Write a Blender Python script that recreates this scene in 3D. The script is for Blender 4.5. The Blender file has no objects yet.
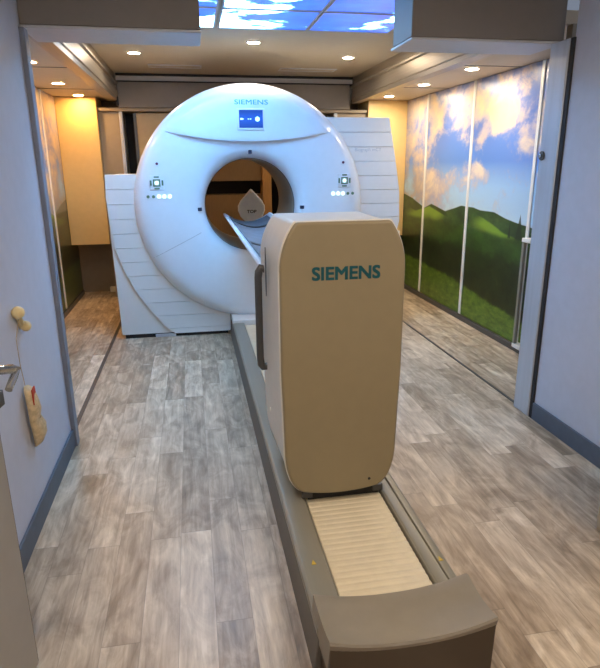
import bpy, bmesh, math, random
from mathutils import Vector, Matrix
random.seed(4)
C = bpy.context.scene.collection
PI = math.pi

# ------------------------------------------------------------------ colour / node helpers
def lin(r, g, b):
    f = lambda c: (c/255/12.92) if c/255 <= .04045 else ((c/255+.055)/1.055)**2.4
    return (f(r), f(g), f(b), 1)

class X:
    """tiny arithmetic wrapper over Math nodes"""
    def __init__(s, nt, sock): s.nt, s.s = nt, sock
    def op(s, o, b=None, c=None):
        n = s.nt.nodes.new('ShaderNodeMath'); n.operation = o
        for i, v in enumerate((s, b, c)):
            if v is None: continue
            if isinstance(v, X): s.nt.links.new(v.s, n.inputs[i])
            else: n.inputs[i].default_value = v
        return X(s.nt, n.outputs[0])
    def __add__(s, b): return s.op('ADD', b)
    def __sub__(s, b): return s.op('SUBTRACT', b)
    def __mul__(s, b): return s.op('MULTIPLY', b)
    def __truediv__(s, b): return s.op('DIVIDE', b)
    def floor(s): return s.op('FLOOR')
    def frac(s): return s.op('FRACT')
    def sq(s): return s*s
    def absv(s): return s.op('ABSOLUTE')
    def exp(s): return s.op('EXPONENT')
    def clamp(s):
        r = s.op('MAXIMUM', 0.0); return r.op('MINIMUM', 1.0)
    def step(s, a, b):
        """smooth 0..1 as value goes a -> b"""
        n = s.nt.nodes.new('ShaderNodeMapRange'); n.interpolation_type = 'SMOOTHSTEP'
        s.nt.links.new(s.s, n.inputs[0])
        for i, v in ((1, a), (2, b), (3, 0), (4, 1)): n.inputs[i].default_value = v
        if a > b:
            n.inputs[1].default_value = b; n.inputs[2].default_value = a
            n.inputs[3].default_value = 1; n.inputs[4].default_value = 0
        return X(s.nt, n.outputs[0])
    def curve(s, pts):
        """piecewise linear table"""
        x0, x1 = pts[0][0], pts[-1][0]
        t = (s - x0)*(1/(x1-x0))
        r = s.nt.nodes.new('ShaderNodeValToRGB'); s.nt.links.new(t.s, r.inputs[0])
        cr = r.color_ramp
        while len(cr.elements) < len(pts): cr.elements.new(.5)
        for e, (x, v) in zip(cr.elements, pts): pass
        for i, (x, v) in enumerate(pts):
            cr.elements[i].position = (x-x0)/(x1-x0)
        for i, (x, v) in enumerate(pts):
            cr.elements[i].color = (v, v, v, 1)
        return X(s.nt, r.outputs[0])

def comb(nt, x, y, z):
    n = nt.nodes.new('ShaderNodeCombineXYZ')
    for i, v in enumerate((x, y, z)):
        if isinstance(v, X): nt.links.new(v.s, n.inputs[i])
        else: n.inputs[i].default_value = v
    return n.outputs[0]
def noise(nt, vec, scale=1, detail=4, rough=.55, dist=0):
    n = nt.nodes.new('ShaderNodeTexNoise'); nt.links.new(vec, n.inputs['Vector'])
    n.inputs['Scale'].default_value = scale; n.inputs['Detail'].default_value = detail
    n.inputs['Roughness'].default_value = rough; n.inputs['Distortion'].default_value = dist
    return X(nt, n.outputs[0])
def white(nt, vec):
    n = nt.nodes.new('ShaderNodeTexWhiteNoise'); nt.links.new(vec, n.inputs['Vector'])
    return X(nt, n.outputs['Value'])
def mix(nt, f, a, b):
    n = nt.nodes.new('ShaderNodeMix'); n.data_type = 'RGBA'
    if isinstance(f, X): nt.links.new(f.s, n.inputs[0])
    else: n.inputs[0].default_value = f
    for i, v in ((6, a), (7, b)):
        if isinstance(v, tuple): n.inputs[i].default_value = v
        else: nt.links.new(v, n.inputs[i])
    return n.outputs[2]
def ramp(nt, f, stops):
    r = nt.nodes.new('ShaderNodeValToRGB'); nt.links.new(f.s, r.inputs[0])
    cr = r.color_ramp
    while len(cr.elements) < len(stops): cr.elements.new(.5)
    for i, (p, c) in enumerate(stops): cr.elements[i].position = p
    for i, (p, c) in enumerate(stops): cr.elements[i].color = c
    return r.outputs[0]
def pos(nt):
    g = nt.nodes.new('ShaderNodeNewGeometry'); s = nt.nodes.new('ShaderNodeSeparateXYZ')
    nt.links.new(g.outputs['Position'], s.inputs[0])
    return X(nt, s.outputs[0]), X(nt, s.outputs[1]), X(nt, s.outputs[2]), g.outputs['Position']
def newmat(name):
    m = bpy.data.materials.new(name); m.use_nodes = True
    nt = m.node_tree; return m, nt, nt.nodes['Principled BSDF']
def mat(name, col, rough=.5, metal=0, spec=.5, vary=.04, scale=18, bump=0, coat=0, streak=None):
    m, nt, b = newmat(name)
    b.inputs['Roughness'].default_value = rough; b.inputs['Metallic'].default_value = metal
    b.inputs['Specular IOR Level'].default_value = spec; b.inputs['Coat Weight'].default_value = coat
    b.inputs['Coat Roughness'].default_value = .12
    tc = nt.nodes.new('ShaderNodeTexCoord'); v = tc.outputs['Object']
    if streak:
        mp = nt.nodes.new('ShaderNodeMapping'); nt.links.new(v, mp.inputs[0])
        mp.inputs['Scale'].default_value = streak; v = mp.outputs[0]
    n = noise(nt, v, scale, 3)
    c = lin(*col)
    lo = tuple(x*(1-vary) for x in c[:3])+(1,); hi = tuple(min(1, x*(1+vary)) for x in c[:3])+(1,)
    nt.links.new(mix(nt, n.step(.3, .7), lo, hi), b.inputs['Base Color'])
    if bump:
        bp = nt.nodes.new('ShaderNodeBump'); bp.inputs['Strength'].default_value = bump
        bp.inputs['Distance'].default_value = .002
        nt.links.new(noise(nt, v, scale*6, 2).s, bp.inputs['Height']); nt.links.new(bp.outputs[0], b.inputs['Normal'])
    return m
def emit(name, col, strength):
    m, nt, b = newmat(name)
    b.inputs['Base Color'].default_value = lin(*col); b.inputs['Emission Color'].default_value = lin(*col)
    b.inputs['Emission Strength'].default_value = strength
    return m

M = {}
M['wall_near'] = mat('painted_panel_grey', (196, 200, 214), .55, vary=.02, bump=.1)
M['bay_wall'] = mat('taupe_laminate', (150, 138, 120), .5, vary=.03)
M['ceil'] = mat('ceiling_panel', (190, 178, 158), .5, vary=.02)
M['ceil_bay'] = mat('ceiling_panel_bay', (205, 190, 165), .5, vary=.02)
M['header'] = mat('header_grey', (132, 124, 116), .5, vary=.02)
M['header_trim'] = mat('header_trim', (206, 206, 208), .4, vary=.02)
M['alu'] = mat('brushed_aluminium', (196, 202, 212), .35, metal=.3, vary=.05, scale=30, streak=(1, 1, .05))
M['alu_beam'] = mat('beam_aluminium', (176, 166, 152), .36, metal=.7, vary=.08, scale=20, streak=(4, .1, 4))
M['alu_dark'] = mat('dark_metal', (92, 92, 92), .4, metal=.5)
M['frame_blue'] = mat('door_frame_metal', (128, 134, 148), .4, metal=.2, vary=.05)
M['rubber'] = mat('dark_seal', (38, 38, 42), .7)
M['base'] = mat('baseboard_vinyl', (84, 94, 108), .5, vary=.05)
M['white'] = mat('gantry_white', (226, 236, 246), .28, vary=.01, coat=.4)
M['white_cov'] = mat('side_cover_white', (226, 228, 228), .38, vary=.01)
M['offwhite'] = mat('bed_plastic', (222, 218, 208), .42, vary=.02)
M['front_plate'] = mat('column_front_plate', (148, 134, 104), .4, vary=.02)
M['edge'] = mat('pale_edge', (238, 232, 218), .35, vary=.01)
M['pallet'] = mat('pallet_white', (236, 238, 242), .3, vary=.01)
M['pad'] = mat('grey_pad', (104, 110, 120), .6, vary=.12, scale=14, bump=.4)
M['black'] = mat('black_plastic', (26, 26, 28), .5)
M['rail'] = mat('rail_metal', (150, 146, 132), .36, metal=.25, vary=.05, streak=(1, .1, 1))
M['rail_side'] = mat('plinth_grey', (104, 100, 94), .5, vary=.04)
M['slat'] = mat('slat_cover_cream', (226, 214, 186), .38, vary=.04)
M['cap'] = mat('end_cap_grey', (142, 134, 120), .42, vary=.03)
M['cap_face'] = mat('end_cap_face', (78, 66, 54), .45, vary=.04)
M['teal'] = mat('teal_ink', (0, 80, 88), .5)
M['teal_lite'] = mat('pale_teal_ink', (88, 168, 190), .5)
M['pale_ink'] = mat('pale_grey_ink', (176, 186, 196), .5)
M['yellow_cab'] = mat('warm_yellow_laminate', (222, 190, 128), .42, vary=.02)
M['brown'] = mat('brown_laminate', (126, 98, 62), .45, vary=.06, streak=(6, 6, .6))
M['orange_wood'] = mat('orange_wood', (176, 128, 70), .45, vary=.08, streak=(6, 6, .6))
M['beige_door'] = mat('beige_panel', (176, 156, 120), .45, vary=.03)
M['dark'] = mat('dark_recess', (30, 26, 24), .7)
M['strip'] = mat('white_strip', (240, 238, 232), .35, vary=.01)
M['leaf'] = mat('open_door_leaf', (160, 156, 148), .5, vary=.02)
M['chrome'] = mat('chrome', (205, 208, 212), .15, metal=1)
M['wood_knob'] = mat('pale_wood', (226, 204, 150), .5, vary=.08)
M['string'] = mat('twine', (170, 150, 120), .8)
M['cloth'] = mat('linen_cloth', (206, 184, 146), .85, vary=.14, scale=60, bump=.5)
M['red'] = mat('red_cloth', (176, 62, 34), .8)
M['green_key'] = mat('green_key', (96, 128, 104), .5)
M['lens'] = mat('laser_window', (48, 60, 84), .2)
M['tip'] = mat('phantom_white', (236, 244, 255), .4)
M['yellow'] = mat('yellow_sticker', (206, 176, 70), .6)
M['beige_box'] = mat('beige_cabinet', (172, 158, 136), .5, vary=.03)
M['lamp'] = emit('downlight_warm', (255, 196, 122), 330)
M['lamp_right'] = emit('downlight_soft_warm', (255, 232, 200), 520)
M['lamp_main'] = emit('downlight_neutral', (255, 232, 202), 270)
M['fill_front'] = emit('front_room_fill', (255, 236, 212), 560)  # glow of the added fill spots behind and above the camera
M['key_lit'] = emit('lit_key', (225, 255, 240), 1.4)
M['led'] = mat('violet_led', (96, 50, 90), .4)
M['icon'] = emit('screen_icon', (190, 235, 255), 1.3)

def screen_mat():
    m, nt, b = newmat('screen_blue'); x, y, z, P = pos(nt)
    f = (z - 1.70)*7
    c = ramp(nt, f, [(0, lin(10, 60, 170)), (.5, lin(20, 90, 225)), (1, lin(10, 50, 150))])
    b.inputs['Base Color'].default_value = (0.01, .03, .1, 1)
    nt.links.new(c, b.inputs['Emission Color']); b.inputs['Emission Strength'].default_value = .9
    return m
M['screen'] = screen_mat()

def floor_mat():
    m, nt, b = newmat('vinyl_planks'); x, y, z, P = pos(nt)
    W, L = .118, .72
    cx = x/W; ci = cx.floor()
    off = white(nt, comb(nt, ci, 3.3, 0))
    ry = y/L + off*5.37; ri = ry.floor()
    r1 = white(nt, comb(nt, ci, ri, 1.0)); r2 = white(nt, comb(nt, ci, ri, 7.0))
    g1 = noise(nt, comb(nt, x*26 + r2*30, y*2.6 + r1*17, 0), 1, 6, .65, .6)
    g2 = noise(nt, comb(nt, x*70, y*5 + r1*9, 2), 1, 3, .6)
    g3 = noise(nt, comb(nt, x*11 + r1*20, y*4.5, 5), 1, 5, .6, 1.2)
    v = ((r1-.5)*.38 + .13 + (g1-.5)*1.1 + (g2-.5)*.35 + (g3-.5)*1.2 + .44).clamp()
    c = ramp(nt, v, [(0, lin(106, 89, 70)), (.3, lin(144, 127, 106)), (.55, lin(180, 162, 139)), (.8, lin(210, 194, 170)), (1, lin(232, 218, 197))])
    c = mix(nt, r2*.22, c, lin(170, 148, 122))
    fx = cx.frac(); fy = ry.frac()
    ex = (fx-.5).absv().step(.485, .5); ey = (fy-.5).absv().step(.4965, .5)
    e = ex.op('MAXIMUM', ey)
    c = mix(nt, e*.4, c, lin(70, 62, 56))
    nt.links.new(c, b.inputs['Base Color'])
    rr = (g1*.16)+.30
    nt.links.new(rr.s, b.inputs['Roughness']); b.inputs['Specular IOR Level'].default_value = .5
    bp = nt.nodes.new('ShaderNodeBump'); bp.inputs['Strength'].default_value = .25; bp.inputs['Distance'].default_value = .001
    h = g1*.5 - e; nt.links.new(h.s, bp.inputs['Height']); nt.links.new(bp.outputs[0], b.inputs['Normal'])
    return m
M['floor'] = floor_mat()

def mural_mat():
    m, nt, b = newmat('landscape_mural'); x, y, z, P = pos(nt)
    vv = comb(nt, 0.0, y, z)
    n1 = noise(nt, comb(nt, 3.1, y*1.5+2.2, z*2.2), 1, 7, .58, .5)
    n2 = noise(nt, comb(nt, 8.1, y*3.2, z*4.2), 1, 6, .6, .4)
    blob = lambda cy, cz, sy, sz: ((((y-cy)*(1/sy)).sq() + ((z-cz)*(1/sz)).sq())*-1).exp()
    sky = ramp(nt, ((z-.95)*(1/1.15)).clamp(), [(0, lin(196, 222, 236)), (.25, lin(158, 200, 236)), (.42, lin(92, 140, 216)), (.7, lin(90, 128, 205)), (1, lin(120, 138, 190))])
    dens = n1*1.2 + (n2-.5)*1.5 + (noise(nt, comb(nt, 2.0, y*7, z*11), 1, 6, .68)-.5)*.9 - .10 + blob(4.45, 1.84, .55, .24)*.5 + blob(5.6, 1.9, .7, .2)*.3 + blob(6.5, 1.5, .75, .75)*.34 + blob(5.6, 1.3, .4, .12)*.2 + blob(4.75, 1.36, .28, .055)*.35 + blob(5.75, 1.2, .35, .12)*.3 \
        - blob(4.75, 1.46, .42, .11)*.35 - blob(5.45, 1.58, .26, .15)*.4 - blob(4.4, 1.12, .9, .14)*.3 + (blob(3.3, 1.7, .5, .4)*.1)
    cm = dens.step(.40, .86)
    shade = ((n2-.5)*1.6 + dens*.55 + .02).clamp()
    cc = ramp(nt, shade, [(.1, lin(128, 140, 190)), (.4, lin(182, 178, 200)), (.62, lin(208, 196, 194)), (.85, lin(232, 216, 196))])
    warm = (blob(4.55, 1.9, .5, .22) + blob(5.7, 1.95, .5, .2)*.8 + blob(3.9, 2.02, .25, .12)).clamp()
    cc = mix(nt, warm*(shade*.9)*.75, cc, lin(250, 208, 124))
    far = y.step(5.6, 6.5)
    cc = mix(nt, far*.45, cc, lin(158, 140, 112))
    c = mix(nt, cm, sky, cc)
    # hills
    wob = (n2-.5)*.03
    ridge = y.curve([(2.9, .86), (3.6, .93), (3.96, .965), (4.03, .97), (4.3, 1.0), (4.46, 1.03), (4.7, 1.03), (4.83, 1.045), (5.07, 1.045), (5.41, .972), (5.76, 1.02), (5.94, .97), (6.3, 1.05), (6.55, 1.085), (7.0, 1.06)])
    hm = (ridge + wob*.4 - z).step(-.004, .004)
    gn = noise(nt, comb(nt, 1.0, y*4, z*9), 1, 6, .65)
    hill = ramp(nt, gn, [(.3, lin(30, 50, 34)), (.5, lin(50, 78, 42)), (.7, lin(74, 104, 54))])
    r2 = y.curve([(2.9, .9), (4.0, .86), (4.27, .89), (4.53, .95), (4.83, 1.02), (5.05, .93), (5.3, .92), (5.81, 1.0), (6.2, .93), (6.6, .98), (7.0, .9)])
    lit = (r2 + wob - z).step(0, .02) * (r2 - z).step(.17, .05) * (y*4.2 + z*9).op('SINE').step(-.8, .6)
    hill = mix(nt, lit*.8, hill, lin(134, 172, 58))
    c = mix(nt, hm, c, hill)
    mead = (z*-1 + .86 + wob).step(-.02, .03)
    c = mix(nt, mead, c, ramp(nt, gn, [(.3, lin(32, 54, 24)), (.7, lin(60, 96, 36))]))
    tn = noise(nt, comb(nt, 4.0, y*5, z*6), 1, 8, .7, .3)
    dk = (z*-1 + .70 + (tn-.5)*.34).step(-.02, .06)
    c = mix(nt, dk, c, ramp(nt, tn, [(.3, lin(20, 30, 16)), (.6, lin(38, 54, 26)), (.8, lin(66, 84, 40))]))
    ft = y.curve([(2.9, .16), (3.95, .25), (4.6, .30), (5.2, .36), (6.0, .4), (7.0, .42)])
    fm = (ft + (tn-.5)*.10 - z).step(-.01, .03)
    c = mix(nt, fm, c, ramp(nt, noise(nt, comb(nt, 4.0, y*9, z*22), 1, 5, .7), [(.3, lin(54, 84, 26)), (.55, lin(92, 124, 40)), (.8, lin(140, 160, 62))]))
    # two conifers on the ridge
    for cy, top, w in ((4.06, 1.06, .035), (4.2, 1.02, .02), (3.8, 1.03, .04)):
        t = ((y-cy).absv()*(-1) + ((z*-1)+top)*(w/.13) + (n2-.5)*.02).step(0, .006) * z.step(.84, .86)
        c = mix(nt, t*.9, c, lin(30, 48, 30))
    lf = (x*-1).step(0, .1)
    c = mix(nt, lf*(z*-1+.98).step(0, .04)*.65, c, lin(62, 60, 38))
    c = mix(nt, lf*(z*-1+1.3).step(0, .3)*(z-.96).step(0, .03)*.6, c, lin(150, 146, 140))
    nt.links.new(c, b.inputs['Base Color'])
    b.inputs['Roughness'].default_value = .3; b.inputs['Specular IOR Level'].default_value = .45
    return m
M['mural'] = mural_mat()

def skypanel_mat(name, strength):
    m, nt, b = newmat(name); x, y, z, P = pos(nt)
    n1 = noise(nt, comb(nt, x*1.3+.4, y*2.3+.9, 4.4), 1, 7, .6, .4)
    n2 = noise(nt, comb(nt, x*4, y*6, 2), 1, 5, .6)
    d = (n1 + (n2-.5)*.3).step(.46, .56)
    blue = ramp(nt, n2, [(.3, (.006, .12, 1.1, 1)), (.7, (.03, .27, 1.6, 1))])
    c = mix(nt, d, blue, (6.0, 15.5, 27, 1))
    b.inputs['Base Color'].default_value = (.1, .2, .4, 1)
    nt.links.new(c, b.inputs['Emission Color']); b.inputs['Emission Strength'].default_value = strength
    b.inputs['Roughness'].default_value = .3
    return m
M['sky'] = skypanel_mat('sky_picture_diffuser', 1.0)

# ------------------------------------------------------------------ mesh helpers
def box(bm, a, b, ):
    x0, y0, z0 = a; x1, y1, z1 = b
    vs = [bm.verts.new(p) for p in ((x0,y0,z0),(x1,y0,z0),(x1,y1,z0),(x0,y1,z0),(x0,y0,z1),(x1,y0,z1),(x1,y1,z1),(x0,y1,z1))]
    for f in ((0,3,2,1),(4,5,6,7),(0,1,5,4),(1,2,6,5),(2,3,7,6),(3,0,4,7)): bm.faces.new([vs[i] for i in f])
def prism(bm, poly, axis, a, b):
    """poly 2D points; axis 'y' -> (x,z) extruded in y; 'z' -> (x,y); 'x' -> (y,z)"""
    def P(p, t):
        return {'y': (p[0], t, p[1]), 'z': (p[0], p[1], t), 'x': (t, p[0], p[1])}[axis]
    A = [bm.verts.new(P(p, a)) for p in poly]; B = [bm.verts.new(P(p, b)) for p in poly]
    n = len(poly); bm.faces.new(A); bm.faces.new(B[::-1])
    for i in range(n): bm.faces.new((A[i], B[i], B[(i+1) % n], A[(i+1) % n]))
def tube(bm, pts, r, seg=10, cap=True):
    pts = [Vector(p) for p in pts]; rings = []
    rs = r if isinstance(r, (list, tuple)) else [r]*len(pts)
    up = None
    for i, p in enumerate(pts):
        d = ((pts[min(i+1, len(pts)-1)]-p).normalized() + (p-pts[max(i-1, 0)]).normalized()).normalized()
        if up is None:
            up = Vector((0, 0, 1)) if abs(d.z) < .9 else Vector((1, 0, 0))
        u = (up - d*up.dot(d)).normalized(); w = d.cross(u); up = u
        rings.append([bm.verts.new(p + (u*math.cos(2*PI*k/seg) + w*math.sin(2*PI*k/seg))*rs[i]) for k in range(seg)])
    for a, b in zip(rings, rings[1:]):
        for k in range(seg): bm.faces.new((a[k], a[(k+1) % seg], b[(k+1) % seg], b[k]))
    if cap: bm.faces.new(rings[0][::-1]); bm.faces.new(rings[-1])
def lathe(bm, prof, cx, cz, seg=96, axis='y', closed=False):
    """prof: (r, t) along axis through (cx, cz)"""
    rings = []
    for r, t in prof:
        rg = []
        for k in range(seg):
            a = 2*PI*k/seg
            if axis == 'y': rg.append(bm.verts.new((cx + r*math.cos(a), t, cz + r*math.sin(a))))
            else: rg.append(bm.verts.new((cx + r*math.cos(a), cz + r*math.sin(a), t)))
        rings.append(rg)
    pairs = list(zip(rings, rings[1:])) + ([(rings[-1], rings[0])] if closed else [])
    for a, b in pairs:
        for k in range(seg): bm.faces.new((a[k], a[(k+1) % seg], b[(k+1) % seg], b[k]))
    if not closed:
        if prof[0][0] > 1e-5 and False: pass
    return rings
def ball(bm, c, r, sx=1, sy=1, sz=1):
    bmesh.ops.create_uvsphere(bm, u_segments=20, v_segments=12, radius=r, matrix=Matrix.Translation(c) @ Matrix.Diagonal((sx, sy, sz, 1)))
def disc(bm, c, r, h, axis='y', seg=24):
    """solid disc; c is centre of one face, h along axis"""
    x, y, z = c
    if axis == 'y': prism(bm, [(x+r*math.cos(2*PI*k/seg), z+r*math.sin(2*PI*k/seg)) for k in range(seg)], 'y', y, y+h)
    elif axis == 'z': prism(bm, [(x+r*math.cos(2*PI*k/seg), y+r*math.sin(2*PI*k/seg)) for k in range(seg)], 'z', z, z+h)
    else: prism(bm, [(y+r*math.cos(2*PI*k/seg), z+r*math.sin(2*PI*k/seg)) for k in range(seg)], 'x', x, x+h)
def new(): return bmesh.new()
def obj(name, bm, m, parent=None, bev=0, smooth=False, label=None, seg=2, angle=35):
    bmesh.ops.recalc_face_normals(bm, faces=bm.faces)
    me = bpy.data.meshes.new(name); 
    off = Vector((0, 0, 0))
    if parent is not None: off = parent_world(parent)
    elif len(bm.verts):
        xs = [v.co for v in bm.verts]
        off = Vector(((min(v.x for v in xs)+max(v.x for v in xs))/2, (min(v.y for v in xs)+max(v.y for v in xs))/2, min(v.z for v in xs)))
    bmesh.ops.translate(bm, verts=bm.verts, vec=-off)
    bm.to_mesh(me); bm.free()
    o = bpy.data.objects.new(name, me); C.objects.link(o)
    me.materials.append(M[m] if isinstance(m, str) else m)
    if parent is not None: o.parent = parent
    else: o.location = off
    if smooth or bev:
        for p in me.polygons: p.use_smooth = True
        me.set_sharp_from_angle(angle=math.radians(angle))
    if bev:
        md = o.modifiers.new('bevel', 'BEVEL'); md.width = bev; md.segments = seg; md.limit_method = 'ANGLE'; md.harden_normals = False
    if label: o['label'] = label
    return o
def parent_world(p):
    v = Vector((0, 0, 0))
    while p is not None: v = v + p.location; p = p.parent
    return v
def tag(o, label, cat, group=None):
    o['label'] = label; o['category'] = cat
    if group: o['group'] = group
    return o
def thing(name, label, cat, loc, group=None):
    o = bpy.data.objects.new(name, None); C.objects.link(o); o.location = loc; o.empty_display_size = .1
    return tag(o, label, cat, group)
def struct(name, bm, m, bev=0):
    o = obj(name, bm, m, None, bev); o['kind'] = 'structure'; return o
def sbox(name, a, b, m, bev=0):
    bm = new(); box(bm, a, b); return struct(name, bm, m, bev)
def pbox(name, a, b, m, parent, bev=0, label=None):
    bm = new(); box(bm, a, b); return obj(name, bm, m, parent, bev, label=label)
def text(name, body, m, parent, x0, x1, z0, z1, yf, bold=0.0, depth=.0012):
    """lettering in the x-z plane facing -y, fitted to a rectangle; yf(x,z) gives the surface"""
    cu = bpy.data.curves.new('lettering', 'FONT'); cu.body = body; cu.extrude = .01; cu.resolution_u = 4
    t = bpy.data.objects.new('lettering', cu); C.objects.link(t)
    dg = bpy.context.evaluated_depsgraph_get(); dg.update()
    me = bpy.data.meshes.new_from_object(t.evaluated_get(dg))
    bpy.data.objects.remove(t)
    bm = new()
    for k, (sx, sz) in enumerate([(0, 0)] if not bold else [(a*bold, b*bold) for a in (-1, -.33, .33, 1) for b in (-1, 1)]):
        n0 = len(bm.verts)
        me.transform(Matrix.Translation((sx, sz, 0))); bm.from_mesh(me); me.transform(Matrix.Translation((-sx, -sz, 0)))
        bm.verts.ensure_lookup_table()
        for v in bm.verts[n0:]: v.co.z = (1 + k) if v.co.z > 0 else 0
    bpy.data.meshes.remove(me)
    ax = [v.co.x for v in bm.verts]; ay = [v.co.y for v in bm.verts]
    a0, a1, b0, b1 = min(ax), max(ax), min(ay), max(ay)
    for v in bm.verts:
        x = x0 + (v.co.x-a0)/(a1-a0)*(x1-x0); z = z0 + (v.co.y-b0)/(b1-b0)*(z1-z0)
        y = yf(x, z) - (depth + v.co.z*.00006 if v.co.z > 0 else -.001)
        v.co = (x, y, z)
    return obj(name, bm, m, parent)

# ------------------------------------------------------------------ room shell
XL, XR = -.69, 1.87           # trailer body
BL, BR = -1.31, 2.45          # slide-out bays
ZC, ZB = 2.33, 2.10
Y0, YF, YB = -1.2, 2.96, 7.0
sbox('floor', (BL-.1, Y0-.1, -.08), (BR+.1, YB+.1, 0), 'floor')
sbox('wall_left', (XL-.08, Y0, 0), (XL, YF, ZC), 'wall_near')
sbox('wall_right', (XR, Y0, 0), (XR+.08, 2.78, ZC), 'wall_near')
sbox('wall_front', (XL-.08, Y0-.08, 0), (XR+.08, Y0, ZC), 'wall_near')
sbox('wall_back', (BL-.08, YB, 0), (BR+.08, YB+.08, ZC), 'bay_wall')
bm = new(); box(bm, (BL-.08, YF, 0), (BL, YB, ZB)); struct('wall_left_bay', bm, 'bay_wall'); sbox('wall_left_return', (BL, YF, 0), (XL-.08, YF+.05, ZB), 'bay_wall')
bm = new(); box(bm, (BR, YF, 0), (BR+.08, YB, ZB)); struct('wall_right_bay', bm, 'bay_wall'); sbox('wall_right_return', (XR+.1, YF, 0), (BR, YF+.05, ZB), 'bay_wall')
sbox('ceiling', (XL-.08, Y0-.08, ZC), (XR+.08, YB+.08, ZC+.06), 'ceil')
sbox('ceiling_left_bay', (BL-.08, YF, ZB), (XL-.05, YB, ZB+.06), 'ceil_bay')
sbox('ceiling_right_bay', (XR+.05, YF, ZB), (BR+.08, YB, ZB+.06), 'ceil_bay')
# ceiling tile joints of the bays
n_tr = [0]
def trim(a, b, m, bev=0):
    n_tr[0] += 1; return sbox('trim_%d' % n_tr[0], a, b, m, bev)
for y in (4.71, 5.95): trim((BL, y, ZB-.003), (XL-.06, y+.012, ZB), 'alu_dark')
for y in (4.25, 5.5): trim((XR+.06, y, ZB-.003), (BR, y+.012, ZB), 'alu_dark')
# baseboards
sbox('baseboard_left', (XL, Y0, 0), (XL+.012, YF-.02, .10), 'base', .003)
sbox('baseboard_right', (XR-.012, Y0, 0), (XR, 2.77, .10), 'base', .003)
# headers over the opening
for xa, xb in ((XL, .085), (1.10, XR+.05)):
    trim((xa, 2.95, 2.014), (xb, 3.22, ZC), 'header', .004)
    trim((xa, 2.945, 2.0), (xb+(.004 if xb < 1 else 0), 3.26, 2.013), 'header_trim', .004)
# frames of the opening
trim((XL-.01, YF-.035, 0), (XL+.022, YF+.03, 2.0), 'frame_blue', .004)
trim((XL-.006, YF+.03, 0), (XL+.008, YF+.07, 2.0), 'rubber')
frame_r = trim((XR-.018, 2.80, 0), (XR+.10, 2.955, 2.0), 'alu', .006)
trim((XR-.010, 2.772, 0), (XR+.06, 2.80, 2.0), 'rubber')
# floor seams where the slide-outs begin
trim((XL-.045, YF+.08, 0), (XL-.02, 6.5, .004), 'alu_dark')
trim((XR+.01, YF+.0, 0), (XR+.026, 6.5, .004), 'alu_dark')
trim((BR-.03, YF+.05, 0), (BR-.006, 6.9, .045), 'alu_dark', .003)
trim((BL+.006, YF+.05, 0), (BL+.03, 6.9, .045), 'alu_dark', .003)
# aluminium beams between ceiling levels: stepped profile
def beam(xi, s):
    n_tr[0] += 1
    bm = new()
    prof = [(0, 2.065), (0, 2.10), (-.012, 2.105), (-.012, 2.16), (0, 2.165), (0, 2.215), (-.02, 2.222), (-.02, 2.24), (.012, 2.26), (.012, ZC), (.09, ZC), (.09, 2.065)]
    prism(bm, [(xi + s*px, pz) for px, pz in prof], 'y', 3.26, 6.62)
    struct('trim_%d' % n_tr[0], bm, 'alu_beam')
beam(XL, -1); beam(XR-.06, 1)
bm = new(); box(bm, (XL, 6.60, ZC-.02), (XR-.06, 6.64, ZC)); struct('trim_%d' % 90, bm, 'rubber')
sbox('trim_91', (XL, 6.62, 2.262), (XR-.06, 6.98, ZC-.022), 'header_trim')
sbox('trim_92', (XL, 6.60, 2.248), (XR-.06, 6.98, 2.26), 'rubber')
sbox('trim_93', (XL+.012, 6.58, 2.0), (XR-.1, 6.98, 2.246), 'header', .004)
sbox('trim_94', (-.90, 6.60, 1.965), (XR+.11, 6.98, 1.998), 'bay_wall', .004)
trim((XL-.01, 6.56, 2.02), (XL+.01, 6.60, 2.14), 'rubber')
# posts either side of the back doors
trim((-.69, 6.60, 0), (-.655, 6.66, 1.963), 'alu', .004)
trim((1.60, 6.60, 0), (1.64, 6.66, 1.963), 'alu', .004)
trim((-1.0, 6.93, 0), (-.655, 6.99, .06), 'strip', .004)
# taupe infill panel left of the post
sbox('wall_back_infill', (-.90, 6.64, 0), (-.69, 6.68, 1.963), 'bay_wall')
sbox('wall_back_infill_right', (1.64, 6.64, 0), (1.98, 6.68, 1.963), 'bay_wall')

# ------------------------------------------------------------------ murals
strips = [2.99, 3.94, 4.95, 5.97, 6.95]
names_r = ['narrow visible strip beside the opening frame', 'with the brightest yellow cloud', 'third from the camera', 'farthest, by the back corner']
names_l = ['nearest the opening frame', 'second from the opening frame', 'third from the opening frame', 'farthest, beside the yellow cabinet']
for side, xx, s in (('right', BR, -1), ('left', BL, 1)):
    for i in range(4):
        bm = new(); box(bm, (xx+s*.0005, strips[i]+.02, .05), (xx+s*.008, strips[i+1]-.02, ZB-.004))
        o = obj('mural_panel', bm, 'mural', bev=.0015)
        tag(o, ('hill and cloud mural panel on %s wall, ' % side) + (names_r if side == 'right' else names_l)[i], 'wall mural', 'landscape mural panels, %s wall' % side)
        if i:
            bm = new(); box(bm, (xx, strips[i]-.019, .05), (xx+s*.016, strips[i]+.019, ZB-.004))
            n_tr[0] += 1; struct('trim_%d' % n_tr[0], bm, 'strip', .002)
# grab rail on the nearest strip
t = thing('wall_handle', 'tall slim grey grab handle on the mural wall by the opening frame', 'handle', (BR-.02, 3.86, 0))
pbox('bracket', (BR-.07, 3.80, .86), (BR-.0085, 3.91, .89), 'strip', t, .004)
pbox('bracket', (BR-.07, 3.80, .05), (BR-.0085, 3.91, .08), 'strip', t, .004)
pbox('grip', (BR-.07, 3.875, .081), (BR-.045, 3.905, .859), 'rail', t, .005)
pbox('back_plate', (BR-.016, 3.80, .09), (BR-.009, 3.862, .85), 'black', t)
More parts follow.
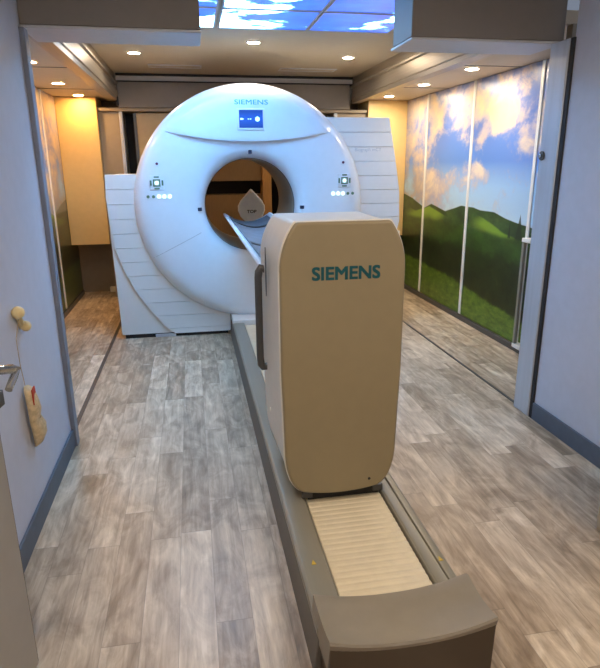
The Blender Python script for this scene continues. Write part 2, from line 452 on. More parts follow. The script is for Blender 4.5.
# round lock on frame
t = frame_r
bm = new(); disc(bm, (XR-.0185, 2.925, 1.455), .024, -.008, 'x'); obj('lock_plate', bm, 'alu_dark', t, .002)
bm = new(); disc(bm, (XR-.0267, 2.925, 1.455), .011, -.01, 'x'); obj('lock_knob', bm, 'chrome', t, .002)

# ------------------------------------------------------------------ hanging cabinets, back doors
def hang_cab(x0, x1, label):
    t = thing('hanging_cabinet', label, 'cabinet', ((x0+x1)/2, 6.78, .62))
    pbox('body', (x0+.004, 6.57, .62), (x1-.004, 6.635 if False else 6.59, 1.96), 'bay_wall', t)
    pbox('door', (x0+.004, 6.55, .62), (x1-.004, 6.569, 2.0 if False else 1.96), 'yellow_cab', t, .003)
    return t
for x0, x1, l in ((BL+.01, -.902, 'tall warm yellow hanging cabinet in the back left corner'), (1.985, BR-.01, 'warm yellow cabinet in the back right corner beside the mural')):
    t = thing('hanging_cabinet', l, 'cabinet', ((x0+x1)/2, 6.8, .61))
    pbox('body', (x0, 6.592, .61), (x1, 6.995, ZB-.004), 'yellow_cab', t)
    pbox('door', (x0, 6.57, .605), (x1, 6.591, ZB-.003), 'yellow_cab', t, .003)
# centre back storage wall
t = thing('storage_cabinet', 'brown wall unit with dark open niche seen through the scanner bore', 'cabinet', (.15, 6.85, 0))
pbox('lower_body', (-.54, 6.72, 0), (.80, 6.995, 1.10), 'brown', t, .003)
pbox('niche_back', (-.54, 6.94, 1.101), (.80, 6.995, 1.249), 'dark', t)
pbox('upper_body', (-.54, 6.72, 1.25), (.80, 6.995, 1.96), 'brown', t, .003)
pbox('side_panel', (.802, 6.68, 0), (.90, 6.995, 1.96), 'orange_wood', t, .003, 'orange wooden side panel')
t = thing('sliding_door_leaf', 'beige sliding door leaf standing ajar behind the scanner, top left', 'door', (-.2, 6.66, 0))
pbox('leaf', (-.52, 6.66, .01), (-.02, 6.70, 1.955), 'beige_door', t, .004)
pbox('edge_strip', (-.55, 6.655, .01), (-.521, 6.70, 1.955), 'alu_dark', t)
t = thing('sliding_door_leaf', 'beige sliding door leaf behind the scanner near the right cover top', 'door', (1.3, 6.66, 0))
pbox('leaf', (1.02, 6.66, .01), (1.44, 6.70, 1.90), 'beige_door', t, .004)
pbox('edge_strip', (.985, 6.655, .01), (1.019, 6.70, 1.90), 'alu_dark', t)
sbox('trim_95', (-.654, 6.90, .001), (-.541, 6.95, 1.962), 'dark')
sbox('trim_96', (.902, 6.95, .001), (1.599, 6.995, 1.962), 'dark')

# ------------------------------------------------------------------ lamps
def downlight(x, y, z, m, label, group, r=.045):
    t = thing('recessed_downlight', label, 'ceiling light', (x, y, z-.006), group)
    bm = new(); lathe(bm, [(r+.001, z-.001), (r+.001, z-.008), (r+.014, z-.006), (r+.016, z-.001)], x, y, 32, 'z', True); obj('trim_ring', bm, 'strip', t, smooth=True)
    bm = new(); disc(bm, (x, y, z-.006), r, .005, 'z', 32); obj('lamp', bm, m, t)
G1 = 'downlights in the left bay ceiling'; G2 = 'downlights in the right bay ceiling'; G3 = 'downlights in the centre ceiling'
for x, y, l in ((-1.02, 4.48, 'nearest the camera, cut by the left frame'), (-1.05, 5.55, 'middle one of the left three'), (-1.04, 6.42, 'farthest, in front of the yellow cabinet')):
    downlight(x, y, ZB, 'lamp', 'round warm ceiling spot over the left bay, ' + l, G1)
for x, y, l in ((2.12, 4.38, 'nearest the camera'), (2.10, 5.27, 'middle one of the right three'), (2.09, 6.19, 'farthest, by the back corner')):
    downlight(x, y, ZB, 'lamp_right', 'round warm ceiling spot over the right bay, ' + l, G2)
for x, y, l in ((-.40, 5.43, 'left one near the left beam'), (.54, 4.87, 'middle one just past the sky picture'), (1.44, 5.42, 'right one near the right beam')):
    downlight(x, y, ZC, 'lamp_main', 'round ceiling spot in the centre ceiling, ' + l, G3)
for x, y, l in ((-.2, 0.1, 'near left corner'), (1.35, 0.1, 'near right corner'), (-.35, 1.1, 'by the left wall above the open door'), (1.6, 1.1, 'by the right wall above the beige cabinet')):  # invented spots out of view, added to brighten the near room
    downlight(x, y, ZC, 'fill_front', 'added round fill spot in the unseen front room ceiling, ' + l, 'added fill spots in the front room ceiling')
# ceiling vents
for x0, x1, y in ((-.33, .17, 6.1), (.93, 1.5, 6.15)):
    t = thing('ceiling_vent', 'shallow slotted vent in centre ceiling, %s of the scanner top' % ('left' if x0 < 0 else 'right'), 'vent', ((x0+x1)/2, y, ZC-.01))
    bm = new()
    for a, b in (((x0, y-.08, ZC-.008), (x1, y-.065, ZC)), ((x0, y+.065, ZC-.008), (x1, y+.08, ZC)), ((x0, y-.065, ZC-.008), (x0+.015, y+.065, ZC)), ((x1-.015, y-.065, ZC-.008), (x1, y+.065, ZC))): box(bm, a, b)
    obj('frame', bm, 'header_trim', t)
    bm = new()
    for k in range(5): box(bm, (x0+.016, y-.06+k*.025, ZC-.006), (x1-.016, y-.048+k*.025, ZC-.001))
    obj('slats', bm, 'ceil', t)
# sky picture panels
cols = [(-.38, .215), (.25, .852), (.875, 1.45)]; rows = [(3.88, 4.38), (3.34, 3.85)]
cn = ['left', 'centre', 'right']
for ri, (ya, yb) in enumerate(rows):
    for ci, (xa, xb) in enumerate(cols):
        t = thing('ceiling_light_panel', 'backlit blue sky and cloud ceiling panel, %s column, %s' % (cn[ci], ['back row nearer the scanner', 'second row', 'front room, row beside the header', 'front room, row nearest the camera'][ri]), 'ceiling light', ((xa+xb)/2, (ya+yb)/2, ZC-.01), 'sky picture ceiling panels')
        pbox('diffuser', (xa+.005, ya+.005, ZC-.008), (xb-.005, yb-.005, ZC-.002), 'sky', t)
        bm = new(); z0, z1 = ZC-.012, ZC-.001
        for a, b in (((xa-.008, ya-.008, z0), (xb+.008, ya+.004, z1)), ((xa-.008, yb-.004, z0), (xb+.008, yb+.008, z1)), ((xa-.008, ya+.004, z0), (xa+.004, yb-.004, z1)), ((xb-.004, ya+.004, z0), (xb+.008, yb-.004, z1))): box(bm, a, b)
        obj('frame', bm, 'header_trim', t)

# ------------------------------------------------------------------ gantry
GX, GZ, R0 = .487, 1.096, .946
prof = [(.378, 5.0), (.381, 4.96), (.390, 4.92), (.41, 4.88), (.45, 4.853), (.52, 4.835), (.60, 4.825), (.70, 4.82), (.81, 4.82), (.86, 4.826), (.898, 4.84), (.922, 4.86), (.938, 4.885), (.946, 4.92)]
def yr(r):
    if r <= prof[0][0]: return prof[0][1]
    for (a, ya), (b, yb) in zip(prof, prof[1:]):
        if a <= r <= b: return ya + (yb-ya)*(r-a)/(b-a)
    return prof[-1][1]
def yface(x, z): return yr(math.hypot(x-GX, z-GZ))
G = thing('ct_scanner', 'large white ring shaped medical scanner with grooved side covers', 'scanner', (GX, 5.3, 0))
bm = new(); lathe(bm, prof + [(.946, 5.0), (.946, 5.86), (.90, 5.9), (.47, 5.9), (.43, 5.89), (.41, 5.86), (.41, 5.02), (.40, 5.01)], GX, GZ, 144, 'y', True)
obj('ring_cover', bm, 'white', G, smooth=True, angle=50)
bm = new(); lathe(bm, [(.377, 5.0), (.377, 5.885), (.405, 5.885), (.405, 5.0)], GX, GZ, 96, 'y', True)
bt = mat('bore_lining', (168, 156, 138), .4, vary=.03)
obj('bore_liner', bm, bt, G, smooth=True, angle=50, label='brownish inner bore tube')
# dark seam round the bore mouth
bm = new(); lathe(bm, [(.3765, 4.992), (.382, 4.978), (.3765, 5.004)], GX, GZ, 96, 'y', True); obj('bore_seam', bm, 'rubber', G, smooth=True)
# visor: raised upper fascia with a smiling lower edge
bm = new()
NX, NZ = 60, 22; top_r = .918
def zlow(x): d = abs(x-GX)/.58; return 1.60 + .058*d*d
grid = []
for i in range(NX+1):
    u = -1 + 2*i/NX; x = GX + u*.655
    zt = GZ + math.sqrt(max(top_r**2 - (x-GX)**2, 0)); zl = zlow(x); col = []
    blend = max(0, 1-abs(u)**5)
    for j in range(NZ+1):
        v = j/NZ; z = zl + (zt-zl)*v
        off = (.030*blend*(1-v**3) + .0025)
        if j == 0: off *= .9
        col.append(bm.verts.new((x, yface(x, z)-off, z)))
    grid.append(col)
back = [bm.verts.new((c[0].co.x, yface(c[0].co.x, c[0].co.z)+.004, c[0].co.z-.004)) for c in grid]
for i in range(NX):
    for j in range(NZ): bm.faces.new((grid[i][j], grid[i+1][j], grid[i+1][j+1], grid[i][j+1]))
    bm.faces.new((grid[i][0], back[i], back[i+1], grid[i+1][0]))
obj('visor', bm, 'white', G, smooth=True, angle=50)
def yvis(x, z):
    zt = GZ + math.sqrt(max(top_r**2 - (x-GX)**2, 0)); v = (z-zlow(x))/(zt-zlow(x))
    u = (x-GX)/.655
    return yface(x, z) - (.030*max(0, 1-abs(u)**5)*(1-v**3)+.0025)
# display
ym = min(yvis(x, z) for x in (.39, .5, .60) for z in (1.69, 1.76, 1.84)) - .004
d = pbox('display', (.385, ym, 1.682), (.602, ym+.03, 1.843), 'white', G, .006)
pbox('screen', (.402, ym-.002, 1.70), (.588, ym-.0002, 1.832), 'screen', d, label='blue lit screen with pale symbols')
bm = new(); disc(bm, (.545, ym-.0025, 1.765), .018, -.001); obj('round_symbol', bm, 'icon', d)
bm = new(); prism(bm, [(.411, 1.772), (.426, 1.772), (.44, 1.765), (.426, 1.758), (.411, 1.758)], 'y', ym-.0025, ym-.0035); obj('arrow_symbol', bm, 'icon', d)
for xa in (.468, .485):
    bm = new(); box(bm, (xa, ym-.0035, 1.762), (xa+.012, ym-.0025, 1.768)); obj('dash_symbol', bm, 'icon', d)
text('lettering', 'SIEMENS', 'teal_lite', G, .370, .632, 1.872, 1.908, lambda x, z: yvis(x, z), .012)
# control clusters
for s, cx in ((-1, -.262), (1, 1.262)):
    yy = yface(cx, 1.28)
    def Y(x, z): return yface(x, z)
    p = obj('control_panel', (lambda b: (box(b, (cx-.055, yy-.006, 1.235), (cx+.055, yy+.006, 1.345)), b)[1])(new()), 'white', G, .004)
    cz = 1.29
    bm = new()
    for a, b in (((-.028, -.028), (.028, -.018)), ((-.028, .018), (.028, .028)), ((-.028, -.018), (-.018, .018)), ((.018, -.018), (.028, .018))):
        box(bm, (cx+a[0], yy-.009, cz+a[1]), (cx+b[0], yy-.0062, cz+b[1]))
    obj('key_frame', bm, 'green_key', p)
    bm = new(); disc(bm, (cx, yy-.0062, cz), .014, -.004); obj('button', bm, 'key_lit', p, label='lit round centre button')
    for dx, dz in ((0, .045), (0, -.043), (-.045, 0), (.045, 0)):
        bm = new(); w, h = (.02, .006) if dx == 0 else (.007, .02)
        box(bm, (cx+dx-w, yy-.0085, cz+dz-h), (cx+dx+w, yy-.0062, cz+dz+h)); obj('button', bm, 'green_key', p, .001)
    for k in range(5):
        bx = cx-.01*s + (k-2)*.042; lit = (k >= 2) if s < 0 else (k <= 2)
        bm = new(); y2 = yface(bx, 1.185); disc(bm, (bx, y2+.002, 1.185), .015 if lit else .012, -.007); obj('button', bm, 'key_lit' if lit else 'green_key', G, .001)
    bm = new(); y2 = yface(cx+.012*s*-1, 1.435); disc(bm, (cx+.012*-s, y2+.002, 1.435), .022, -.005); k = obj('stop_button', bm, 'white', G, .001)
    bm = new(); disc(bm, (cx+.012*-s, y2-.0031, 1.435), .010, -.004); obj('indicator', bm, 'led', k)
# laser windows round the bore
for a in (90, 0, 180):
    r = .432; x = GX + r*math.cos(math.radians(a)); z = GZ + r*math.sin(math.radians(a)) - (.0 if a == 90 else .02)
    w, h = (.014, .022) if a == 90 else (.024, .014)
    y = yface(x, z) - .006
    pbox('laser_window', (x-w, y, z-h), (x+w, y+.03, z+h), 'lens', G, .003)
# seam lines on the front face (thin joint strips lying in the surface)
for ang in (206, 334):
    bm = new(); a = math.radians(ang); pts = []
    for k in range(12):
        r = .47 + k*(.91-.47)/11; x = GX + r*math.cos(a); z = GZ + r*math.sin(a); pts.append((x, yr(r)-.0002, z))
    tube(bm, pts, .0022, 6); obj('panel_joint', bm, 'pale_ink', G)
# grooved side covers
def edge_left(z):     # outer edge of the grooved cover, left
    P = [(0.03, -.205), (.10, -.285), (.25, -.40), (.41, -.501), (.58, -.575), (.75, -.631), (.95, -.655), (1.16, -.668), (1.36, -.66)]
    for (a, xa), (b, xb) in zip(P, P[1:]):
        if z <= b: return xa + (xb-xa)*(z-a)/(b-a)
    return P[-1][1]
def edge_right(z):
    P = [(.03, 1.23), (.10, 1.33), (.25, 1.46), (.41, 1.57), (.58, 1.66), (.75, 1.735), (.94, 1.785), (1.2, 1.773), (1.41, 1.737), (1.655, 1.69), (1.80, 1.66)]
    for (a, xa), (b, xb) in zip(P, P[1:]):
        if z <= b: return xa + (xb-xa)*(z-a)/(b-a)
    return P[-1][1]
def inner(z, r=.918):
    d = abs(z-GZ)
    return math.sqrt(r*r-d*d) if d < r else 0
def cover(side):
    bm = new(); ztop = 1.355 if side < 0 else 1.79; z = ztop; pitch = .1165; gap = .003
    zs = []
    while z > .03:
        zb = max(z-pitch, .03)
        if zb < .06: zb = .03
        zs.append((zb + (gap if zb > .03 else 0), z)); z = zb
    for za, zb in zs:
        n = 5; L = []; Rr = []
        for k in range(n+1):
            zz = za + (zb-za)*k/n
            e = edge_left(zz) if side < 0 else edge_right(zz)
            i = inner(zz)
            lim = .275 if side < 0 else .775
            if side < 0: xi = GX - i if i > .22 else lim; xi = min(xi, lim)
            else: xi = GX + i if i > .3 else lim; xi = max(xi, lim)
            L.append((e, zz)); Rr.append((xi, zz))
        prism(bm, L + Rr[::-1], 'y', 4.895, 5.01)
    return obj('grooved_cover', bm, 'white_cov', G, .001, label='white side cover with horizontal grooves, %s' % ('shorter, left' if side < 0 else 'taller, right'))
cover(-1); cover(1)
# housings behind the grooved covers
bm = new()
L = [(edge_left(z)+.002, z) for z in [.032+k*(1.35-.032)/16 for k in range(17)]]
I = [(min(GX-inner(z, .938), .27) if inner(z, .938) > .22 else .27, z) for z in [.032+k*(1.35-.032)/16 for k in range(17)]]
prism(bm, L + I[::-1], 'y', 5.011, 5.8)
obj('side_housing', bm, 'white_cov', G, .004)
bm = new()
zs = [.032+k*(1.785-.032)/20 for k in range(21)]
L = [(edge_right(z)-.002, z) for z in zs]
I = [(max(GX+inner(z, .938), .78) if inner(z, .938) > .3 else .78, z) for z in zs]
prism(bm, L + I[::-1], 'y', 5.011, 5.8)
obj('side_housing', bm, 'white_cov', G, .004)
# plain lower corner panels behind the crescent
bm = new(); prism(bm, [(-.645, 0.035), (-.668, 1.10), (-.60, 1.10), (-.48, .45), (-.22, .10), (-.20, .035)], 'y', 4.915, 5.0105)
prism(bm, [(-.645, 0.035), (-.664, 1.10), (-.655, 1.10), (-.62, .75), (-.45, .3), (-.28, .035)], 'y', 5.0106, 5.8)
obj('corner_panel', bm, 'white_cov', G, label='plain white lower corner panel')
bm = new(); prism(bm, [(1.79, 0.035), (1.80, .85), (1.74, .80), (1.60, .45), (1.40, .20), (1.24, .035)], 'y', 4.915, 5.8)
obj('corner_panel', bm, 'white_cov', G, label='plain white lower corner panel')
# feet
for xa, xb in ((-.62, .25), (.80, 1.72)):
    pbox('foot', (xa, 4.92, 0), (xb, 5.78, .033), 'black', G)
pbox('foot_plate', (-.37, 4.905, .002), (-.20, 4.919, .028), 'alu', G)
text('lettering', 'Biograph mCT', 'pale_ink', G, 1.37, 1.60, 1.515, 1.550, lambda x, z: 4.895, .0)

# rear support with pointed white plate seen through the bore
t = thing('rear_support', 'pointed white drop shaped plate on a stand behind the scanner bore', 'scanner support', (.615, 6.2, 0))
bm = new()
pl = [(.615, 1.185), (.602, 1.172), (.50, 1.06), (.474, 1.01), (.474, .96), (.50, .895), (.545, .85), (.685, .85), (.73, .895), (.756, .96), (.756, 1.01), (.73, 1.06), (.628, 1.172)]
prism(bm, pl, 'y', 6.16, 6.2); obj('plate', bm, 'tip', t, .012)
bm = new(); prism(bm, [(.585, .05), (.645, .05), (.645, .849), (.585, .849)], 'y', 6.17, 6.22); obj('post', bm, 'alu', t, .004)
pbox('base', (.44, 6.05, 0), (.79, 6.36, .049), 'rail_side', t, .008)
text('lettering', 'TOP', 'black', t, .565, .665, .935, .968, lambda x, z: 6.16, .02)
bm = new(); ball(bm, (.615, 6.155, 1.15), .012); obj('tip_light', bm, 'strip', t, smooth=True)

# ------------------------------------------------------------------ patient table
T = thing('patient_table', 'long scanner patient table with upright column on a low floor track', 'patient table', (.52, 3.0, 0))
# plinth + rails
bm = new(); prism(bm, [(.268, 0), (.780, 0), (.766, .118), (.282, .118)], 'y', 1.30, 4.92); obj('plinth', bm, 'rail_side', T, .003)
bm = new()
prism(bm, [(.282, .1185), (.374, .1185), (.374, .150), (.366, .155), (.290, .155), (.280, .148)], 'y', 1.31, 4.66); obj('rail', bm, 'rail', T, .002)
bm = new()
prism(bm, [(.686, .1185), (.768, .1185), (.768, .146), (.762, .150), (.738, .150), (.736, .143), (.730, .143), (.728, .155), (.694, .155), (.686, .150)], 'y', 1.31, 4.66); obj('rail', bm, 'rail', T, .002)
bm = new()
pts = []; y = 1.34; 
prof2 = [(1.34, .119)]
while y < 4.62:
    prof2 += [(y, .138), (y+.006, .1405), (y+.018, .1405), (y+.024, .138)]; y += .029
prof2.append((y, .138)); prof2.append((y, .119))
prism(bm, prof2, 'x', .3795, .6805); obj('slat_cover', bm, 'slat', T, label='cream ribbed slat cover between the rails')
bm = new(); box(bm, (.283, 4.665, .1185), (.767, 4.93, .176)); obj('track_end_cover', bm, 'white_cov', T, .006)
for x, y in ((.327, 1.585), (.748, 1.53)):
    bm = new(); prism(bm, [(x-.008, y-.012), (x+.008, y-.012), (x, y+.012)], 'z', .1551 if x < .5 else .1501, .157 if x < .5 else .1516); obj('sticker', bm, 'yellow', T)
# curved end cap : saddle top, bowed front
N = 24; bm = new(); secs = []
for i in range(N+1):
    u = -1 + 2*i/N
    zc = .186 + .032*abs(u)**2.2
    xr = .522 + u*.240; xf = .526 + u*.238
    yr_ = 1.372 - .002*(1-u*u); yf_ = 1.182 - .004*(1-u*u)
    sec = [(xr, yr_+.012, .156), (xr, yr_+.004, zc-.006), (xr, yr_-.012, zc+.001)]
    for k in range(1, 7):
        v = k/7; sec.append((xr+(xf-xr)*v, yr_-.012+(yf_-yr_+.012)*v, zc - .012*math.sin(PI*v)))
    sec += [(xf, yf_+.004, zc+.001), (xf, yf_, zc-.006)]
    secs.append(sec)
rings = [[bm.verts.new(p) for p in s] + [bm.verts.new((s[-1][0], s[-1][1]+.03, .10)), bm.verts.new((s[0][0], s[0][1]-.02, .10))] for s in secs]
for a, b in zip(rings, rings[1:]):
    n = len(a)
    for k in range(n): bm.faces.new((a[k], a[(k+1) % n], b[(k+1) % n], b[k]))
bm.faces.new(rings[0]); bm.faces.new(rings[-1][::-1])
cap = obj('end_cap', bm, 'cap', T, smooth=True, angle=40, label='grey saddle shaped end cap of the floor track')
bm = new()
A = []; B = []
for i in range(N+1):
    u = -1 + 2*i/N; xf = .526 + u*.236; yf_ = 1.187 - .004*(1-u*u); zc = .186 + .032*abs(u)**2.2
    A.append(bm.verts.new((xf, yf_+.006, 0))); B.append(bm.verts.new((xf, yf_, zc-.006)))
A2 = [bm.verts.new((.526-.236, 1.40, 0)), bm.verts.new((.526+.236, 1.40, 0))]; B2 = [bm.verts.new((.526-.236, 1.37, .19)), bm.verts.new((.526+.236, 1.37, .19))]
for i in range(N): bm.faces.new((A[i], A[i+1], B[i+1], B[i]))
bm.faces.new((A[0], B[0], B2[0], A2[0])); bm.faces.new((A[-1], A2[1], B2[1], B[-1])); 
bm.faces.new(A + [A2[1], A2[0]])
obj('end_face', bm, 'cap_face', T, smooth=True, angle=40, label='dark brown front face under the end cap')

# column
def col_outline(inset=0.0, grow=0.0):
    P = []
    cxm = .5085; hw = .2265 - inset + grow; zt = 1.233 - inset; zb = .197 + inset
    # right side up
    def q(x0, z0, x1, z1, cxx, czz, n=8, skip=0):
        for k in range(skip, n+1):
            t = k/n; P.append(((1-t)**2*x0+2*t*(1-t)*cxx+t*t*x1, (1-t)**2*z0+2*t*(1-t)*czz+t*t*z1))
    q(cxm+hw*.66, zb+.004, cxm+hw-.010, .36, cxm+hw*.93, zb+.035)
    P.append((cxm+hw, .70))
    q(cxm+hw, 1.07, cxm+hw-.058, zt, cxm+hw-.002, zt-.075, 12)
    P2 = [(2*cxm-x, z) for x, z in P][::-1]
    bot = [(cxm + (-1+2*k/10)*hw*.66, zb + .004 - .016*(1-(-1+2*k/10)**2)) for k in range(1, 10)]
    return P + P2 + bot
bm = new(); prism(bm, col_outline(0), 'y', 1.930, 1.962); cf = obj('column_front_cover', bm, 'front_plate', T, .010, seg=4, label='beige front cover of the column with rounded shoulders')
bm = new(); prism(bm, col_outline(-.0035), 'y', 1.9445, 1.966); obj('column_edge_trim', bm, 'edge', T, .003, label='pale rounded edge around the front cover')
bm = new(); oa = col_outline(.003); ob = col_outline(.003, .018)
A = [bm.verts.new((x, 1.967, z)) for x, z in oa]; B = [bm.verts.new((x, 2.385, z)) for x, z in ob]
bm.faces.new(A); bm.faces.new(B[::-1])
for i in range(len(A)): bm.faces.new((A[i], B[i], B[(i+1) % len(A)], A[(i+1) % len(A)]))
obj('column_body', bm, 'offwhite', T, .012, seg=3)
text('lettering', 'SIEMENS', 'teal', cf, .394, .641, 1.032, 1.080, lambda x, z: 1.930, .028)
bm = new(); disc(bm, (.622, 1.9305, .236), .0055, -.002, seg=12); obj('screw', bm, 'black', cf)
# carriage below the column
pbox('carriage', (.385, 1.975, .1415), (.676, 2.37, .180), 'black', T)
for x in (.372, .66): pbox('bracket', (x-.012, 1.962, .157), (x+.03, 1.974, .185), 'alu_dark', T, .002)
# handle on left side
bm = new()
hy = 2.30
tube(bm, [(.275, hy, 1.015), (.258, hy, 1.022), (.250, hy, 1.005), (.247, hy, .98), (.247, hy, .64), (.250, hy, .61), (.258, hy, .598), (.275, hy, .60)], [.016, .016, .016, .015, .015, .016, .016, .016], 12)
obj('handle', bm, 'alu_dark', T, smooth=True, label='dark grey upright handle')
bm = new()
pts = [(2.18+.016*math.sin(t*PI), .93+.19*t) for t in [k/10 for k in range(11)]] + [(2.18-.012*math.sin(t*PI), .93+.19*t) for t in [k/10 for k in range(9, 0, -1)]]
prism(bm, pts, 'x', .2625, .266); obj('grip_recess', bm, 'alu_dark', T)
bm = new(); disc(bm, (.2635, 2.12, .48), .008, -.003, 'x', 12); obj('screw_cover', bm, 'edge', T)
# shoulder joint line
# table top (pallet)
PX, HW, SAG = .487, .207, .078
def pal(y0, y1, top, bot, w, n=20):
    pass
def rim(u): return 1.0 - SAG*(1-abs(u)**1.9)
bm = new(); ys = [2.39, 2.42, 3.2, 4.2, 5.0, 5.22, 5.29, 5.30]
rings = []
for iy, y in enumerate(ys):
    k = 1.0 if y < 5.25 else (.99 if y < 5.295 else .975)
    top = [(PX+u*HW*k, y, rim(u)) for u in [-1+2*i/20 for i in range(21)]]
    bot = [(PX+u*HW*k*.985, y, rim(u)-.022-.035*(1-abs(u)**3)) for u in [1-2*i/20 for i in range(21)]]
    rings.append([bm.verts.new(p) for p in top+bot])
for a, b in zip(rings, rings[1:]):
    n = len(a)
    for k in range(n): bm.faces.new((a[k], a[(k+1) % n], b[(k+1) % n], b[k]))
bm.faces.new(rings[0]); bm.faces.new(rings[-1][::-1])
tp = obj('tabletop', bm, 'pallet', T, smooth=True, angle=45, label='white trough shaped tabletop reaching into the bore')
bm = new(); tube(bm, [(PX+u*HW*.985, 5.29, rim(u)-.004) for u in [-1+2*i/24 for i in range(25)]], .012, 10); obj('end_lip', bm, 'pallet', tp, smooth=True)
for s in (-1, 1):
    bm = new(); tube(bm, [(PX+s*HW*.985, 2.40, .998), (PX+s*HW*.985, 3.8, .998), (PX+s*HW*.985, 5.288, .998)], .011, 10); obj('side_rim', bm, 'pallet', tp, smooth=True)
bm = new(); rings = []
for y in [2.44, 2.46, 3.3, 4.4, 5.22, 5.24]:
    h = .003 if y in (2.44, 5.24) else .016
    top = [(PX+u*HW*.80, y, rim(u*.80)+h) for u in [-1+2*i/16 for i in range(17)]]
    bot = [(PX+u*HW*.80, y, rim(u*.80)+.001) for u in [1-2*i/16 for i in range(17)]]
    rings.append([bm.verts.new(p) for p in top+bot])
for a, b in zip(rings, rings[1:]):
    n = len(a)
    for k in range(n): bm.faces.new((a[k], a[(k+1) % n], b[(k+1) % n], b[k]))
bm.faces.new(rings[0]); bm.faces.new(rings[-1][::-1])
obj('pad', bm, 'pad', tp, smooth=True, label='grey cushion lining the trough')
for ya, yb in ((3.35, 3.9), (2.75, 2.9), (4.75, 4.6)):
    bm = new(); us = [-.79+1.58*i/16 for i in range(17)]
    rr = []
    for i, u in enumerate(us):
        y = ya+(yb-ya)*i/16; z = rim(u)+.0165
        rr.append([bm.verts.new(p) for p in ((PX+u*HW, y-.035, z), (PX+u*HW, y+.035, z), (PX+u*HW, y+.035, z+.006), (PX+u*HW, y-.035, z+.006))])
    for a, b in zip(rr, rr[1:]):
        for k in range(4): bm.faces.new((a[k], a[(k+1) % 4], b[(k+1) % 4], b[k]))
    bm.faces.new(rr[0]); bm.faces.new(rr[-1][::-1])
    obj('strap', bm, 'black', tp, label='dark restraint strap across the pad')
pbox('clip', (.40, 2.95, .945), (.44, 3.05, .985), 'strip', tp, .006)
pbox('support_arm', (.38, 2.386, .80), (.60, 3.3, .872), 'offwhite', T, .01)

# ------------------------------------------------------------------ near left door leaf with lever, hanging ornament, cabinet right
D = thing('open_door', 'pale grey door leaf folded back against the left wall, lower left corner', 'door', (-.6, 1.0, 0))
dv = Vector((-.10, -.80, 0)); n_ = Vector((.992, -.124, 0))
e = Vector((-.525, 1.485, 0))
def leafbox(bm, s0, s1, z0, z1, t0, t1):
    dn = dv.normalized(); nn = Vector((-dn.y, dn.x, 0))
    vs = []
    for z in (z0, z1):
        for s, t in ((s0, t0), (s1, t0), (s1, t1), (s0, t1)): vs.append(bm.verts.new(e + dn*s + nn*t + Vector((0, 0, z))))
    for f in ((0,3,2,1),(4,5,6,7),(0,1,5,4),(1,2,6,5),(2,3,7,6),(3,0,4,7)): bm.faces.new([vs[i] for i in f])
bm = new(); leafbox(bm, 0, .8, .01, 2.02, -.04, 0); obj('leaf', bm, 'leaf', D, .003)
bm = new(); leafbox(bm, -.003, 0, .012, 2.018, -.038, -.002); obj('edge_seal', bm, 'rubber', D)
bm = new(); leafbox(bm, .02, .07, .845, .885, .0005, .035); rs = obj('lock_plate', bm, 'alu_dark', D, .002)
bm = new(); tube(bm, [(-.545, 1.33, .97), (-.50, 1.37, .965), (-.458, 1.44, .944), (-.452, 1.452, .938), (-.455, 1.435, .925), (-.46, 1.40, .905)], [.012, .012, .012, .012, .010, .009], 10)
obj('lever_handle', bm, 'chrome', D, smooth=True, label='chrome lever handle')

t = thing('wooden_peg', 'pale wooden double knob wall peg on the left wall', 'wall hook', (XL, 2.29, .85))
bm = new(); ball(bm, (XL+.022, 2.265, .893), .024); obj('knob', bm, 'wood_knob', t, smooth=True); bm = new(); ball(bm, (XL+.022, 2.335, .822), .021)
obj('knob', bm, 'wood_knob', t, smooth=True)
bm = new(); tube(bm, [(XL+.010, 2.262, .895), (XL+.012, 2.30, .862), (XL+.010, 2.338, .82)], [.014, .011, .014], 10); obj('bar', bm, 'wood_knob', t, smooth=True)
t = thing('hanging_tag', 'small linen pouch with red corner hanging on a string from the peg', 'ornament', (XL+.012, 2.27, .33))
bm = new(); tube(bm, [(XL+.022, 2.262, .868), (XL+.010, 2.235, .80), (XL+.010, 2.236, .70), (XL+.012, 2.25, .605)], .0016, 6); obj('string', bm, 'string', t)
bm = new()
secs = []
for k, (z, yc, w, th) in enumerate(((.600, 2.252, .018, .006), (.585, 2.252, .034, .010), (.54, 2.258, .038, .013), (.50, 2.266, .044, .014), (.462, 2.275, .050, .011), (.455, 2.276, .050, .011), (.42, 2.284, .054, .015), (.38, 2.293, .056, .014), (.345, 2.302, .050, .009), (.335, 2.303, .042, .004))):
    secs.append([bm.verts.new((XL+.006+th*1.7+th*math.sin(a)*1.7, yc+w*math.cos(a), z)) for a in [2*PI*i/16 for i in range(16)]])
for a, b in zip(secs, secs[1:]):
    for i in range(16): bm.faces.new((a[i], a[(i+1) % 16], b[(i+1) % 16], b[i]))
bm.faces.new(secs[0]); bm.faces.new(secs[-1][::-1]); po = obj('pouch', bm, 'cloth', t, smooth=True, angle=60)
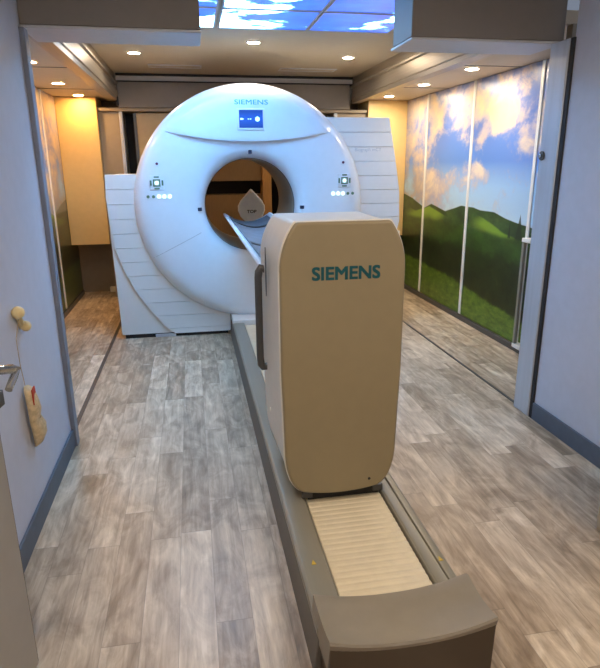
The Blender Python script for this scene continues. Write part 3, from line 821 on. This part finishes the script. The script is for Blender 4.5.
bm = new(); prism(bm, [(2.225, .592), (2.262, .598), (2.268, .565), (2.242, .525), (2.226, .53)], 'x', XL+.038, XL+.043); obj('red_patch', bm, 'red', po, .001, label='red cloth corner patch')
bm = new(); tube(bm, [(XL+.030, 2.228, .460), (XL+.0445, 2.275, .458), (XL+.030, 2.322, .462)], .003, 6); obj('tie', bm, 'string', po)

t = thing('side_cabinet', 'beige cabinet corner at the right edge beside the right wall', 'cabinet', (1.7, 1.3, 0))
pbox('body', (1.525, .80, .0), (1.855, 1.765, .86), 'beige_box', t, .006)
pbox('worktop', (1.515, .79, .861), (1.856, 1.775, .89), 'edge', t, .004)

# ------------------------------------------------------------------ camera, world, view
w = bpy.data.worlds.new('world'); bpy.context.scene.world = w; w.use_nodes = True
w.node_tree.nodes['Background'].inputs[0].default_value = (.6, .7, .9, 1); w.node_tree.nodes['Background'].inputs[1].default_value = .3
yaw, pitch, roll, f = 1.79818282e-01, 2.85970186e-01, -8.22061829e-03, 576.12
cy, sy, cp, sp = math.cos(yaw), math.sin(yaw), math.cos(pitch), math.sin(pitch)
F = Vector((sy*cp, cy*cp, -sp)); Rr = Vector((cy, -sy, 0)); U = Rr.cross(F)
cr, sr = math.cos(roll), math.sin(roll)
rx = Rr*cr + U*sr; ux = Rr*(-sr) + U*cr
cd = bpy.data.cameras.new('camera'); cam = bpy.data.objects.new('camera', cd); C.objects.link(cam)
cam.matrix_world = Matrix(((rx.x, ux.x, -F.x, 0), (rx.y, ux.y, -F.y, 0), (rx.z, ux.z, -F.z, 1.42), (0, 0, 0, 1)))
cd.sensor_fit = 'HORIZONTAL'; cd.sensor_width = 36; cd.lens = 36*f/600; cd.clip_start = .02; cd.clip_end = 60
sc = bpy.context.scene; sc.camera = cam
sc.view_settings.view_transform = 'Standard'; sc.view_settings.look = 'None'; sc.view_settings.exposure = 0.0; sc.view_settings.gamma = 1
try:
    sc.cycles.max_bounces = 10; sc.cycles.diffuse_bounces = 6; sc.cycles.glossy_bounces = 4
    sc.cycles.use_denoising = True; sc.cycles.sample_clamp_indirect = 6
except Exception: pass
